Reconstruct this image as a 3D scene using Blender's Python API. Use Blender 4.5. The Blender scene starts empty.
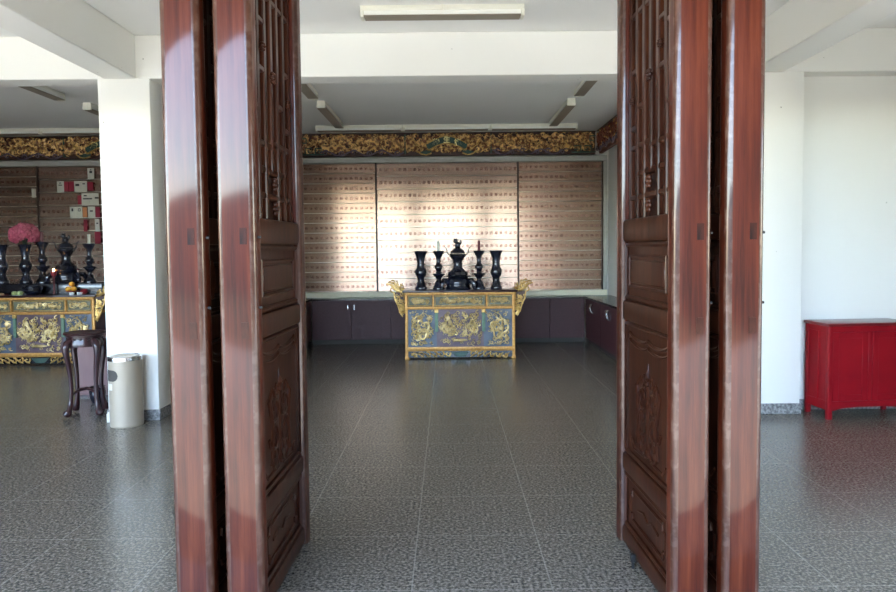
import bpy, bmesh, math, random
from mathutils import Vector, Matrix
R = math.radians
PI = math.pi
S = bpy.context.scene
COL = S.collection
random.seed(7)

# ------------------------------------------------------------------ camera
cam = bpy.data.cameras.new('camera'); camo = bpy.data.objects.new('camera', cam); COL.objects.link(camo)
S.camera = camo
cam.sensor_width = 36; cam.lens = 28.125
PITCH = 0.049
cam.shift_y = -12.2 / 896
camo.matrix_world = Matrix.Translation((0, 0, 1.64)) @ Matrix.Rotation(PI / 2 - PITCH, 4, 'X') @ Matrix.Rotation(-0.010, 4, 'Z')

# ------------------------------------------------------------------ world, sun, exposure
W = bpy.data.worlds.new('sky'); S.world = W; W.use_nodes = True
nt = W.node_tree
sky = nt.nodes.new('ShaderNodeTexSky'); sky.sky_type = 'NISHITA'
sky.sun_disc = False; sky.sun_elevation = R(48); sky.sun_rotation = R(215)
sky.air_density = 1.0; sky.dust_density = 0.3
hz = nt.nodes.new('ShaderNodeMix'); hz.data_type = 'RGBA'; hz.blend_type = 'MULTIPLY'; hz.inputs[0].default_value = 1.0
hz.inputs[7].default_value = (0.98, 0.96, 0.95, 1)          # hazy tropical sky
nt.links.new(sky.outputs[0], hz.inputs[6]); nt.links.new(hz.outputs[2], nt.nodes['Background'].inputs[0])
nt.nodes['Background'].inputs[1].default_value = 0.56
sun = bpy.data.lights.new('sun', 'SUN'); suno = bpy.data.objects.new('sun', sun); COL.objects.link(suno)
sun.energy = 6.0; sun.angle = R(0.6); sun.color = (1.0, 0.94, 0.86)
suno.rotation_euler = (R(38), 0, R(-25))      # from high behind the camera
suno.location = (-4, -10, 14)
S.view_settings.view_transform = 'Standard'; S.view_settings.look = 'None'
S.view_settings.gamma = 1.0; S.view_settings.use_curve_mapping = False
S.view_settings.exposure = 2.52
S.cycles.max_bounces = 10; S.cycles.diffuse_bounces = 6; S.cycles.glossy_bounces = 4
S.cycles.sample_clamp_indirect = 6.0; S.cycles.caustics_reflective = False; S.cycles.caustics_refractive = False

# ------------------------------------------------------------------ materials
def new_mat(name):
    m = bpy.data.materials.new(name); m.use_nodes = True
    return m, m.node_tree, m.node_tree.nodes['Principled BSDF']

def mat(name, col, rough=0.5, metal=0.0, col2=None, scale=(8, 8, 8), detail=4, lo=0.35, hi=0.65, bump=0.0, coat=0.0, spec=0.5, emit=None):
    m, t, b = new_mat(name)
    b.inputs['Base Color'].default_value = (*col, 1)
    b.inputs['Roughness'].default_value = rough; b.inputs['Metallic'].default_value = metal
    b.inputs['Coat Weight'].default_value = coat; b.inputs['Coat Roughness'].default_value = 0.08
    b.inputs['Specular IOR Level'].default_value = spec
    if emit:
        b.inputs['Emission Color'].default_value = (*emit[:3], 1); b.inputs['Emission Strength'].default_value = emit[3]
    if col2 or bump:
        tc = t.nodes.new('ShaderNodeTexCoord'); mp = t.nodes.new('ShaderNodeMapping'); mp.inputs['Scale'].default_value = scale
        n = t.nodes.new('ShaderNodeTexNoise'); n.inputs['Scale'].default_value = 1; n.inputs['Detail'].default_value = detail
        t.links.new(tc.outputs['Object'], mp.inputs[0]); t.links.new(mp.outputs[0], n.inputs['Vector'])
        if col2:
            r = t.nodes.new('ShaderNodeValToRGB')
            r.color_ramp.elements[0].position = lo; r.color_ramp.elements[1].position = hi
            r.color_ramp.elements[0].color = (*col, 1); r.color_ramp.elements[1].color = (*col2, 1)
            t.links.new(n.outputs['Fac'], r.inputs[0]); t.links.new(r.outputs[0], b.inputs['Base Color'])
        if bump:
            bp = t.nodes.new('ShaderNodeBump'); bp.inputs['Strength'].default_value = bump; bp.inputs['Distance'].default_value = 0.01
            t.links.new(n.outputs['Fac'], bp.inputs['Height']); t.links.new(bp.outputs[0], b.inputs['Normal'])
    return m

def math_node(t, op, a, b=None, c=None):
    n = t.nodes.new('ShaderNodeMath'); n.operation = op
    for i, v in enumerate((a, b, c)):
        if v is None: continue
        if isinstance(v, (int, float)): n.inputs[i].default_value = v
        else: t.links.new(v, n.inputs[i])
    return n.outputs[0]

def paint_mat(name, col):
    """matt wall paint with sparse small nail marks"""
    m, t, b = new_mat(name)
    b.inputs['Roughness'].default_value = 0.65
    tc = t.nodes.new('ShaderNodeTexCoord')
    v = t.nodes.new('ShaderNodeTexVoronoi'); v.inputs['Scale'].default_value = 5.5; v.inputs['Randomness'].default_value = 1
    t.links.new(tc.outputs['Object'], v.inputs['Vector'])
    lt = math_node(t, 'LESS_THAN', v.outputs['Distance'], 0.035)
    n = t.nodes.new('ShaderNodeTexNoise'); n.inputs['Scale'].default_value = 1.6; n.inputs['Detail'].default_value = 5
    t.links.new(tc.outputs['Object'], n.inputs['Vector'])
    mx = t.nodes.new('ShaderNodeMix'); mx.data_type = 'RGBA'
    mx.inputs[6].default_value = (*[c * 0.95 for c in col], 1); mx.inputs[7].default_value = (*col, 1)
    t.links.new(n.outputs['Fac'], mx.inputs[0])
    m2 = t.nodes.new('ShaderNodeMix'); m2.data_type = 'RGBA'
    t.links.new(lt, m2.inputs[0]); t.links.new(mx.outputs[2], m2.inputs[6]); m2.inputs[7].default_value = (0.32, 0.3, 0.27, 1)
    t.links.new(m2.outputs[2], b.inputs['Base Color'])
    return m

def wood_mat(name, c1, c2, c3, rough, coat, zs=1.1, wear=0.0, spec=0.2):
    m, t, b = new_mat(name)
    tc = t.nodes.new('ShaderNodeTexCoord'); mp = t.nodes.new('ShaderNodeMapping'); mp.inputs['Scale'].default_value = (22, 22, zs)
    t.links.new(tc.outputs['Object'], mp.inputs[0])
    n = t.nodes.new('ShaderNodeTexNoise'); n.inputs['Scale'].default_value = 1; n.inputs['Detail'].default_value = 8; n.inputs['Roughness'].default_value = 0.65
    t.links.new(mp.outputs[0], n.inputs['Vector'])
    r = t.nodes.new('ShaderNodeValToRGB'); e = r.color_ramp.elements
    e[0].position = 0.3; e[0].color = (*c1, 1); e[1].position = 0.72; e[1].color = (*c3, 1)
    k = e.new(0.5); k.color = (*c2, 1)
    t.links.new(n.outputs['Fac'], r.inputs[0])
    out = r.outputs[0]
    n2 = t.nodes.new('ShaderNodeTexNoise'); n2.inputs['Scale'].default_value = 24; n2.inputs['Detail'].default_value = 8
    t.links.new(tc.outputs['Object'], n2.inputs['Vector'])
    if wear:
        r2 = t.nodes.new('ShaderNodeValToRGB'); r2.color_ramp.elements[0].position = 0.5; r2.color_ramp.elements[1].position = 0.62
        t.links.new(n2.outputs['Fac'], r2.inputs[0])
        mx = t.nodes.new('ShaderNodeMix'); mx.data_type = 'RGBA'
        t.links.new(math_node(t, 'MULTIPLY', r2.outputs[0], wear), mx.inputs[0])
        t.links.new(out, mx.inputs[6]); mx.inputs[7].default_value = (0.30, 0.23, 0.19, 1)
        out = mx.outputs[2]
    t.links.new(out, b.inputs['Base Color'])
    b.inputs['Roughness'].default_value = rough
    b.inputs['Coat Weight'].default_value = coat; b.inputs['Coat Roughness'].default_value = 0.07; b.inputs['Coat IOR'].default_value = 1.55; b.inputs['Specular IOR Level'].default_value = spec
    bp = t.nodes.new('ShaderNodeBump'); bp.inputs['Strength'].default_value = 0.10; bp.inputs['Distance'].default_value = 0.004
    t.links.new(n2.outputs['Fac'], bp.inputs['Height']); t.links.new(bp.outputs[0], b.inputs['Normal'])
    return m

def floor_mat():
    m, t, b = new_mat('granite tiles')
    tc = t.nodes.new('ShaderNodeTexCoord'); sp = t.nodes.new('ShaderNodeSeparateXYZ')
    t.links.new(tc.outputs['Object'], sp.inputs[0])
    n = t.nodes.new('ShaderNodeTexNoise'); n.inputs['Scale'].default_value = 58; n.inputs['Detail'].default_value = 3; n.inputs['Roughness'].default_value = 0.7
    t.links.new(tc.outputs['Object'], n.inputs['Vector'])
    r = t.nodes.new('ShaderNodeValToRGB'); e = r.color_ramp.elements
    e[0].position = 0.36; e[0].color = (0.033, 0.028, 0.021, 1); e[1].position = 0.66; e[1].color = (0.28, 0.245, 0.195, 1)
    k = e.new(0.5); k.color = (0.122, 0.107, 0.084, 1)
    t.links.new(n.outputs['Fac'], r.inputs[0])
    n2 = t.nodes.new('ShaderNodeTexNoise'); n2.inputs['Scale'].default_value = 1.3; n2.inputs['Detail'].default_value = 4
    t.links.new(tc.outputs['Object'], n2.inputs['Vector'])
    def joint(o, off, size):
        f = math_node(t, 'FRACT', math_node(t, 'DIVIDE', math_node(t, 'ADD', o, off), size))
        return math_node(t, 'LESS_THAN', math_node(t, 'ABSOLUTE', math_node(t, 'SUBTRACT', f, 0.5)), 0.0035 / size)
    j = math_node(t, 'MAXIMUM', joint(sp.outputs[0], 0.19 + 0.34 + 34, 0.68), joint(sp.outputs[1], -3.94 + 0.32 + 32, 0.64))
    jm = math_node(t, 'MULTIPLY', j, 0.32)
    mx = t.nodes.new('ShaderNodeMix'); mx.data_type = 'RGBA'
    t.links.new(jm, mx.inputs[0]); t.links.new(r.outputs[0], mx.inputs[6]); mx.inputs[7].default_value = (0.40, 0.37, 0.31, 1)
    t.links.new(mx.outputs[2], b.inputs['Base Color'])
    b.inputs['Roughness'].default_value = 0.25
    bp = t.nodes.new('ShaderNodeBump'); bp.inputs['Strength'].default_value = 0.06; bp.inputs['Distance'].default_value = 0.004
    t.links.new(n.outputs['Fac'], bp.inputs['Height']); t.links.new(bp.outputs[0], b.inputs['Normal'])
    return m

def tablet_mat(name, base, pitch, h, ink, rough):
    """brushed metal plate stamped with a line of small red marks"""
    m, t, b = new_mat(name)
    tc = t.nodes.new('ShaderNodeTexCoord'); sp = t.nodes.new('ShaderNodeSeparateXYZ')
    t.links.new(tc.outputs['Object'], sp.inputs[0])
    oi = t.nodes.new('ShaderNodeObjectInfo')
    f = math_node(t, 'SUBTRACT', math_node(t, 'FRACT', math_node(t, 'DIVIDE', math_node(t, 'ADD', sp.outputs[0], 20.0), pitch)), 0.5)
    mu = math_node(t, 'LESS_THAN', math_node(t, 'ABSOLUTE', f), 0.30)
    mv = math_node(t, 'LESS_THAN', math_node(t, 'ABSOLUTE', sp.outputs[2]), h)
    cx = t.nodes.new('ShaderNodeCombineXYZ'); t.links.new(sp.outputs[0], cx.inputs[0]); t.links.new(sp.outputs[2], cx.inputs[2])
    t.links.new(math_node(t, 'MULTIPLY', oi.outputs['Random'], 31.0), cx.inputs[1])
    n = t.nodes.new('ShaderNodeTexNoise'); n.inputs['Scale'].default_value = 70; n.inputs['Detail'].default_value = 1
    t.links.new(cx.outputs[0], n.inputs['Vector'])
    st = math_node(t, 'GREATER_THAN', n.outputs['Fac'], 0.44)
    k = math_node(t, 'MULTIPLY', math_node(t, 'MULTIPLY', mu, mv), st)
    k = math_node(t, 'MULTIPLY', k, ink)
    # brushing streaks
    mp = t.nodes.new('ShaderNodeMapping'); mp.inputs['Scale'].default_value = (3, 3, 160)
    t.links.new(tc.outputs['Object'], mp.inputs[0])
    n2 = t.nodes.new('ShaderNodeTexNoise'); n2.inputs['Scale'].default_value = 1; n2.inputs['Detail'].default_value = 3
    t.links.new(mp.outputs[0], n2.inputs['Vector'])
    mc = t.nodes.new('ShaderNodeMix'); mc.data_type = 'RGBA'
    mc.inputs[6].default_value = (*[c * 0.86 for c in base], 1); mc.inputs[7].default_value = (*base, 1)
    t.links.new(n2.outputs['Fac'], mc.inputs[0])
    mx = t.nodes.new('ShaderNodeMix'); mx.data_type = 'RGBA'
    t.links.new(k, mx.inputs[0]); t.links.new(mc.outputs[2], mx.inputs[6]); mx.inputs[7].default_value = (0.28, 0.08, 0.06, 1)
    t.links.new(mx.outputs[2], b.inputs['Base Color'])
    t.links.new(math_node(t, 'SUBTRACT', 0.85, math_node(t, 'MULTIPLY', k, 0.6)), b.inputs['Metallic'])
    b.inputs['Roughness'].default_value = rough
    b.inputs['Anisotropic'].default_value = 0.8; b.inputs['Anisotropic Rotation'].default_value = 0.25
    return m

MT = {}
MT['white'] = paint_mat('white wall paint', (0.80, 0.79, 0.74))
MT['ceiling'] = mat('ceiling paint', (0.80, 0.80, 0.77), 0.8, col2=(0.83, 0.82, 0.79), scale=(1, 1, 1))
MT['floor'] = floor_mat()
MT['granite'] = mat('granite skirting', (0.10, 0.10, 0.10), 0.4, col2=(0.33, 0.33, 0.32), scale=(45, 45, 45))
MT['wood_red'] = wood_mat('sun-faded red lacquered wood', (0.011, 0.0022, 0.0010), (0.048, 0.0075, 0.0026), (0.088, 0.019, 0.007), 0.45, 0.42, spec=0.12)
MT['wood_worn'] = wood_mat('worn wood edge', (0.022, 0.007, 0.004), (0.045, 0.016, 0.009), (0.085, 0.040, 0.026), 0.30, 0.4, zs=4, wear=0.08)
MT['wood_brown'] = wood_mat('brown lacquered wood', (0.008, 0.0022, 0.0013), (0.027, 0.0075, 0.0035), (0.058, 0.018, 0.0075), 0.34, 0.10, spec=0.15)
MT['wood_dark'] = wood_mat('dark rosewood', (0.012, 0.005, 0.006), (0.03, 0.010, 0.011), (0.05, 0.016, 0.016), 0.3, 0.4)
MT['plug'] = wood_mat('dark end grain', (0.008, 0.002, 0.001), (0.024, 0.005, 0.002), (0.042, 0.009, 0.004), 0.45, 0.35, zs=8, spec=0.12)
MT['iron'] = mat('dark iron', (0.03, 0.03, 0.03), 0.45, 0.7)
MT['steel'] = mat('bright steel', (0.7, 0.7, 0.7), 0.2, 1.0)
MT['gold_paint'] = mat('orange gold lacquer', (0.50, 0.23, 0.045), 0.38, 0.25, col2=(0.66, 0.35, 0.09), scale=(30, 30, 30))
MT['gold_leaf'] = mat('carved gold leaf', (0.50, 0.27, 0.06), 0.33, 0.6, col2=(0.80, 0.55, 0.20), scale=(25, 25, 25))
MT['gold_pale'] = mat('pale gilt carving', (0.55, 0.36, 0.12), 0.36, 0.5, col2=(0.80, 0.62, 0.31), scale=(25, 25, 25))
MT['gold_frieze'] = mat('antique gilt carving', (0.22, 0.075, 0.03), 0.34, 0.35, col2=(1.0, 0.66, 0.25), scale=(16, 16, 16), detail=5, lo=0.42, hi=0.60)
MT['frieze_back'] = mat('dark red lacquer board', (0.035, 0.012, 0.008), 0.45, col2=(0.07, 0.02, 0.012), scale=(12, 12, 12))
MT['frieze_red'] = mat('carved red lacquer', (0.13, 0.028, 0.016), 0.4, 0.2, col2=(0.26, 0.07, 0.03), scale=(14, 14, 14))
MT['scroll_dark'] = mat('dark cloud scroll', (0.07, 0.04, 0.06), 0.35, col2=(0.20, 0.15, 0.21), scale=(10, 10, 10))
MT['char_gold'] = mat('yellow gold characters', (1.0, 0.88, 0.42), 0.4, 0.0)
MT['scroll_rim'] = mat('ochre scroll rim', (0.42, 0.30, 0.10), 0.4, 0.3)
MT['green'] = mat('dark green lacquer', (0.025, 0.06, 0.045), 0.4, col2=(0.045, 0.10, 0.075), scale=(12, 12, 12))
MT['green_light'] = mat('jade green lacquer', (0.10, 0.19, 0.12), 0.45, col2=(0.16, 0.26, 0.17), scale=(20, 20, 20))
MT['blue'] = mat('slate blue lacquer', (0.075, 0.095, 0.13), 0.3, col2=(0.13, 0.15, 0.19), scale=(9, 9, 9))
MT['mauve'] = mat('mauve lacquer', (0.11, 0.065, 0.08), 0.3, col2=(0.17, 0.11, 0.12), scale=(9, 9, 9))
MT['olive'] = mat('grey green drawer ground', (0.10, 0.10, 0.06), 0.4, col2=(0.18, 0.17, 0.10), scale=(14, 14, 14))
MT['black'] = mat('black lacquer', (0.010, 0.009, 0.012), 0.22, coat=0.4)
MT['porcelain'] = mat('black glazed porcelain', (0.006, 0.007, 0.014), 0.12, coat=0.6, col2=(0.012, 0.014, 0.028), scale=(10, 10, 10))
MT['tablet'] = tablet_mat('copper tablet plate', (0.47, 0.325, 0.25), 0.085, 0.027, 0.55, 0.20)
MT['tablet_side'] = tablet_mat('copper side tablet plate', (0.42, 0.275, 0.20), 0.090, 0.022, 0.55, 0.20)
MT['lip'] = mat('tablet ledge metal', (0.75, 0.66, 0.55), 0.3, 0.8)
MT['frame_pale'] = mat('pale grey cabinet frame', (0.42, 0.42, 0.38), 0.5, col2=(0.47, 0.47, 0.43), scale=(5, 5, 5))
MT['sill_cream'] = mat('cream ledge', (0.86, 0.80, 0.60), 0.5, col2=(0.89, 0.83, 0.63), scale=(5, 5, 5))
MT['post'] = mat('dark brown post', (0.03, 0.014, 0.010), 0.4, col2=(0.05, 0.02, 0.014), scale=(8, 8, 2))
MT['cupboard'] = mat('aubergine laminate', (0.052, 0.013, 0.016), 0.55, col2=(0.064, 0.018, 0.022), scale=(30, 30, 30))
MT['worktop'] = mat('dark stone worktop', (0.03, 0.022, 0.024), 0.2, col2=(0.06, 0.045, 0.045), scale=(40, 40, 40))
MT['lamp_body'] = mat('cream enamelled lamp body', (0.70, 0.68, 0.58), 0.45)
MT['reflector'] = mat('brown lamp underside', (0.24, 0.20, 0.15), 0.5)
MT['lamp_tube'] = mat('unlit tube glass', (0.80, 0.80, 0.74), 0.25)
MT['red_paint'] = mat('red painted wood', (0.22, 0.003, 0.008), 0.42, col2=(0.26, 0.004, 0.009), scale=(4, 4, 4), spec=0.25)
MT['red_top'] = mat('red lacquer top', (0.11, 0.005, 0.009), 0.3, col2=(0.14, 0.007, 0.01), scale=(4, 4, 4), coat=0.3)
MT['bin'] = mat('beige enamelled steel', (0.37, 0.31, 0.235), 0.38, 0.15, col2=(0.41, 0.345, 0.265), scale=(6, 6, 3))
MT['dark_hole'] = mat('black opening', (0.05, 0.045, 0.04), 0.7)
MT['sticker'] = mat('white paper', (0.66, 0.64, 0.56), 0.7)
MT['tag_red'] = mat('red paper', (0.28, 0.012, 0.035), 0.7, col2=(0.34, 0.02, 0.05), scale=(9, 9, 9))
MT['tag_orange'] = mat('orange paper', (0.75, 0.30, 0.12), 0.7)
MT['ink'] = mat('black ink', (0.02, 0.02, 0.02), 0.7)
MT['pink'] = mat('pink petals', (0.42, 0.06, 0.12), 0.6, col2=(0.55, 0.15, 0.2), scale=(20, 20, 20))
MT['salmon'] = mat('salmon petals', (0.6, 0.24, 0.18), 0.6, col2=(0.7, 0.42, 0.3), scale=(20, 20, 20))
MT['cream'] = mat('cream petals', (0.8, 0.68, 0.45), 0.6)
MT['leaf'] = mat('dark leaf', (0.015, 0.04, 0.015), 0.5, col2=(0.03, 0.07, 0.02), scale=(20, 20, 20))
MT['orange'] = mat('orange peel', (0.85, 0.36, 0.03), 0.45, bump=0.3, col2=(0.9, 0.45, 0.05), scale=(40, 40, 40))
MT['cup'] = mat('white porcelain', (0.72, 0.75, 0.78), 0.2)
MT['wine'] = mat('red lacquer', (0.30, 0.02, 0.03), 0.3)
MT['bread'] = mat('pale pastry', (0.55, 0.42, 0.22), 0.6, col2=(0.62, 0.52, 0.3), scale=(30, 30, 30))
MT['fruit_green'] = mat('pale green fruit', (0.42, 0.48, 0.2), 0.5)
MT['candle_white'] = mat('pale candle wax', (0.62, 0.62, 0.52), 0.5)
MT['candle_red'] = mat('dark red candle wax', (0.12, 0.02, 0.025), 0.45)
MT['flame'] = mat('small flame', (1, 0.6, 0.2), 0.5, emit=(1.0, 0.5, 0.16, 9))
MT['mauve_wood'] = mat('mauve brown wood', (0.15, 0.075, 0.075), 0.45, col2=(0.19, 0.10, 0.095), scale=(12, 12, 2))
MT['court'] = mat('pale concrete paving', (0.52, 0.49, 0.43), 0.85, col2=(0.58, 0.55, 0.48), scale=(0.6, 0.6, 0.6))
MT['lawn'] = mat('dull lawn', (0.06, 0.07, 0.03), 0.9, col2=(0.10, 0.11, 0.05), scale=(1, 1, 1))
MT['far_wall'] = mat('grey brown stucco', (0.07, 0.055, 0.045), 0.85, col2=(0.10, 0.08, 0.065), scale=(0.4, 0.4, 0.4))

# ------------------------------------------------------------------ mesh builder
class MB:
    def __init__(s): s.bm = bmesh.new(); s.mi = 0
    def _mark(s, faces):
        for f in faces: f.material_index = s.mi
    def box(s, x0, x1, y0, y1, z0, z1, bev=0.0, seg=2, bevmat=None, axis=None):
        bm = s.bm
        v = [bm.verts.new((x, y, z)) for z in (z0, z1) for y in (y0, y1) for x in (x0, x1)]
        fs = [bm.faces.new([v[i] for i in q]) for q in ((0, 2, 3, 1), (4, 5, 7, 6), (0, 1, 5, 4), (2, 6, 7, 3), (0, 4, 6, 2), (1, 3, 7, 5))]
        s._mark(fs)
        if bev > 0:
            es = set(e for f in fs for e in f.edges)
            if axis is not None:
                es = [e for e in es if abs((e.verts[0].co - e.verts[1].co).normalized()[axis]) > 0.9]
            r = bmesh.ops.bevel(bm, geom=list(es), offset=bev, segments=seg, affect='EDGES', profile=0.5)
            if bevmat is not None:
                for f in r['faces']: f.material_index = bevmat
            else: s._mark(r['faces'])
        return s
    def tube(s, pts, rad, seg=6, cap=True):
        bm = s.bm; pts = [Vector(p) for p in pts]; n = len(pts)
        if isinstance(rad, (int, float)): rad = [rad] * n
        t0 = (pts[1] - pts[0]).normalized()
        up = Vector((0, 0, 1)) if abs(t0.z) < 0.9 else Vector((0, 1, 0))
        nv = t0.cross(up).normalized(); rings = []
        for i in range(n):
            a = pts[max(i - 1, 0)]; b = pts[min(i + 1, n - 1)]
            t = (b - a)
            t = t.normalized() if t.length > 1e-9 else t0
            nv = (nv - t * nv.dot(t))
            nv = nv.normalized() if nv.length > 1e-6 else t.orthogonal().normalized()
            bn = t.cross(nv)
            rings.append([bm.verts.new(pts[i] + (nv * math.cos(2 * PI * k / seg) + bn * math.sin(2 * PI * k / seg)) * rad[i]) for k in range(seg)])
        fs = []
        for i in range(n - 1):
            for k in range(seg):
                fs.append(bm.faces.new((rings[i][k], rings[i][(k + 1) % seg], rings[i + 1][(k + 1) % seg], rings[i + 1][k])))
        if cap:
            fs.append(bm.faces.new(rings[0][::-1])); fs.append(bm.faces.new(rings[-1]))
        s._mark(fs); return s
    def lathe(s, prof, c=(0, 0, 0), seg=24):
        """prof: (radius, z) list from bottom to top"""
        bm = s.bm; rings = []
        for r, z in prof:
            rings.append([bm.verts.new((c[0] + max(r, 1e-4) * math.cos(2 * PI * k / seg), c[1] + max(r, 1e-4) * math.sin(2 * PI * k / seg), c[2] + z)) for k in range(seg)])
        fs = []
        for a, b in zip(rings, rings[1:]):
            for k in range(seg): fs.append(bm.faces.new((a[k], a[(k + 1) % seg], b[(k + 1) % seg], b[k])))
        fs.append(bm.faces.new(rings[0][::-1])); fs.append(bm.faces.new(rings[-1]))
        s._mark(fs); return s
    def ball(s, c, r, seg=10, rings=7):
        if isinstance(r, (int, float)): r = (r, r, r)
        M = Matrix.Translation(c) @ Matrix.Diagonal((*r, 1))
        g = bmesh.ops.create_uvsphere(s.bm, u_segments=seg, v_segments=rings, radius=1, matrix=M)
        s._mark({f for v in g['verts'] for f in v.link_faces}); return s
    def prism(s, pts, y0, y1):
        """outline in x,z extruded along y"""
        bm = s.bm
        a = [bm.verts.new((x, y0, z)) for x, z in pts]; b = [bm.verts.new((x, y1, z)) for x, z in pts]
        n = len(pts); fs = [bm.faces.new(a), bm.faces.new(b[::-1])]
        for i in range(n): fs.append(bm.faces.new((a[i], b[i], b[(i + 1) % n], a[(i + 1) % n])))
        s._mark(fs); return s
    def build(s, name, mats, parent=None, loc=None):
        bmesh.ops.recalc_face_normals(s.bm, faces=s.bm.faces)
        me = bpy.data.meshes.new(name); s.bm.to_mesh(me); s.bm.free()
        for m in (mats if isinstance(mats, (list, tuple)) else [mats]): me.materials.append(MT[m])
        for p in me.polygons: p.use_smooth = True
        me.set_sharp_from_angle(angle=R(38))
        o = bpy.data.objects.new(name, me); COL.objects.link(o)
        if parent: o.parent = parent
        if loc: o.location = loc
        return o

def tag(o, label, cat, group=None, kind=None):
    if label: o['label'] = label
    if cat: o['category'] = cat
    if group: o['group'] = group
    if kind: o['kind'] = kind
    return o
def thing(name, loc, label, cat, group=None, rz=0):
    o = bpy.data.objects.new(name, None); COL.objects.link(o); o.location = loc; o.rotation_euler.z = rz
    o.empty_display_size = 0.05
    return tag(o, label, cat, group)
def struct(name, mb, m):
    o = mb.build(name, m); o['kind'] = 'structure'; return o
def copy_tree(o, label=None, loc=None, rz=None, parent=None):
    c = o.copy(); COL.objects.link(c)
    if parent is not None: c.parent = parent
    for ch in list(o.children): copy_tree(ch, parent=c)
    if label: c['label'] = label
    if loc: c.location = loc
    if rz is not None: c.rotation_euler.z = rz
    return c
def spiral(cx, cz, y, r, turns, a0, d=1, n=14, lift=0.0):
    return [(cx + r * (1 - i / (n - 1) * 0.85) * math.cos(a0 + d * turns * 2 * PI * i / (n - 1)), y - lift * math.sin(PI * i / (n - 1)),
             cz + r * (1 - i / (n - 1) * 0.85) * math.sin(a0 + d * turns * 2 * PI * i / (n - 1))) for i in range(n)]

# ================================================================== the setting
CZ = 3.71
struct('floor', MB().box(-9.2, 9.2, 2.3, 12.8, -0.15, 0), 'floor')
struct('floor_porch', MB().box(-20, 20, -2.0, 2.3, -0.15, -0.004), 'court')
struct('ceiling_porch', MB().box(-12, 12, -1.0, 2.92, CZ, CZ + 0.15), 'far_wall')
struct('ceiling', MB().box(-9.2, 9.2, 2.92, 12.8, CZ, CZ + 0.15), 'ceiling')
struct('wall_back', MB().box(-9.2, 9.2, 12.62, 12.8, 0, CZ), 'white')
struct('wall_left', MB().box(-9.2, -9.0, 2.9, 12.62, 0, CZ), 'post')
struct('wall_right', MB().box(9.0, 9.2, 2.9, 12.62, 0, CZ), 'white')
struct('wall_partition_left', MB().box(-3.02, -2.86, 7.05, 12.62, 0, CZ), 'white')
struct('wall_partition_right', MB().box(2.90, 3.06, 7.05, 12.62, 0, CZ), 'white')
struct('wall_side_bay', MB().box(3.43, 9.0, 6.965, 7.05, 0, 3.30), 'white')
struct('wall_front', MB().box(-9.0, 9.0, 2.92, 3.10, 3.24, CZ), 'white')
struct('wall_light_blocker', MB().box(3.9, 9.0, 2.92, 3.10, 0, 3.24), 'white')  # unseen wall, added to keep sky light off the side bay wall
struct('beam_cross', MB().box(-9.0, 9.0, 6.78, 7.05, 3.30, CZ, 0.008, 1), 'white')
struct('beam_left', MB().box(-3.27, -2.96, 3.10, 6.78, 3.30, CZ, 0.008, 1), 'white')
struct('beam_right', MB().box(2.90, 3.22, 3.10, 6.78, 3.30, CZ, 0.008, 1), 'white')
struct('pillar_left', MB().box(-3.335, -2.835, 6.78, 7.05, 0, 3.30, 0.012, 2, axis=2), 'white')
struct('pillar_right', MB().box(2.86, 3.43, 6.78, 7.05, 0, 3.30, 0.012, 2, axis=2), 'white')
struct('baseboard_left', MB().box(-3.345, -2.825, 6.77, 7.06, 0, 0.105, 0.004, 1), 'granite')
struct('baseboard_right', MB().box(2.85, 3.44, 6.77, 7.06, 0, 0.105, 0.004, 1), 'granite')
struct('baseboard_side_bay', MB().box(3.44, 9.0, 6.955, 6.965, 0, 0.105, 0.003, 1), 'granite')
# outside, behind the camera: paved court, far wall, a taller house on one side
struct('ground', MB().box(-60, 60, -6.5, -2.0, -0.25, -0.10), 'court')
struct('ground_lawn', MB().box(-60, 60, -60, -6.5, -0.25, -0.11), 'lawn')
struct('wall_court', MB().box(-60, 60, -24.6, -24.0, -0.1, 4.2), 'far_wall')
struct('wall_neighbour', MB().box(4.6, 30, -20, -12, -0.1, 9.0), 'far_wall')

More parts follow.
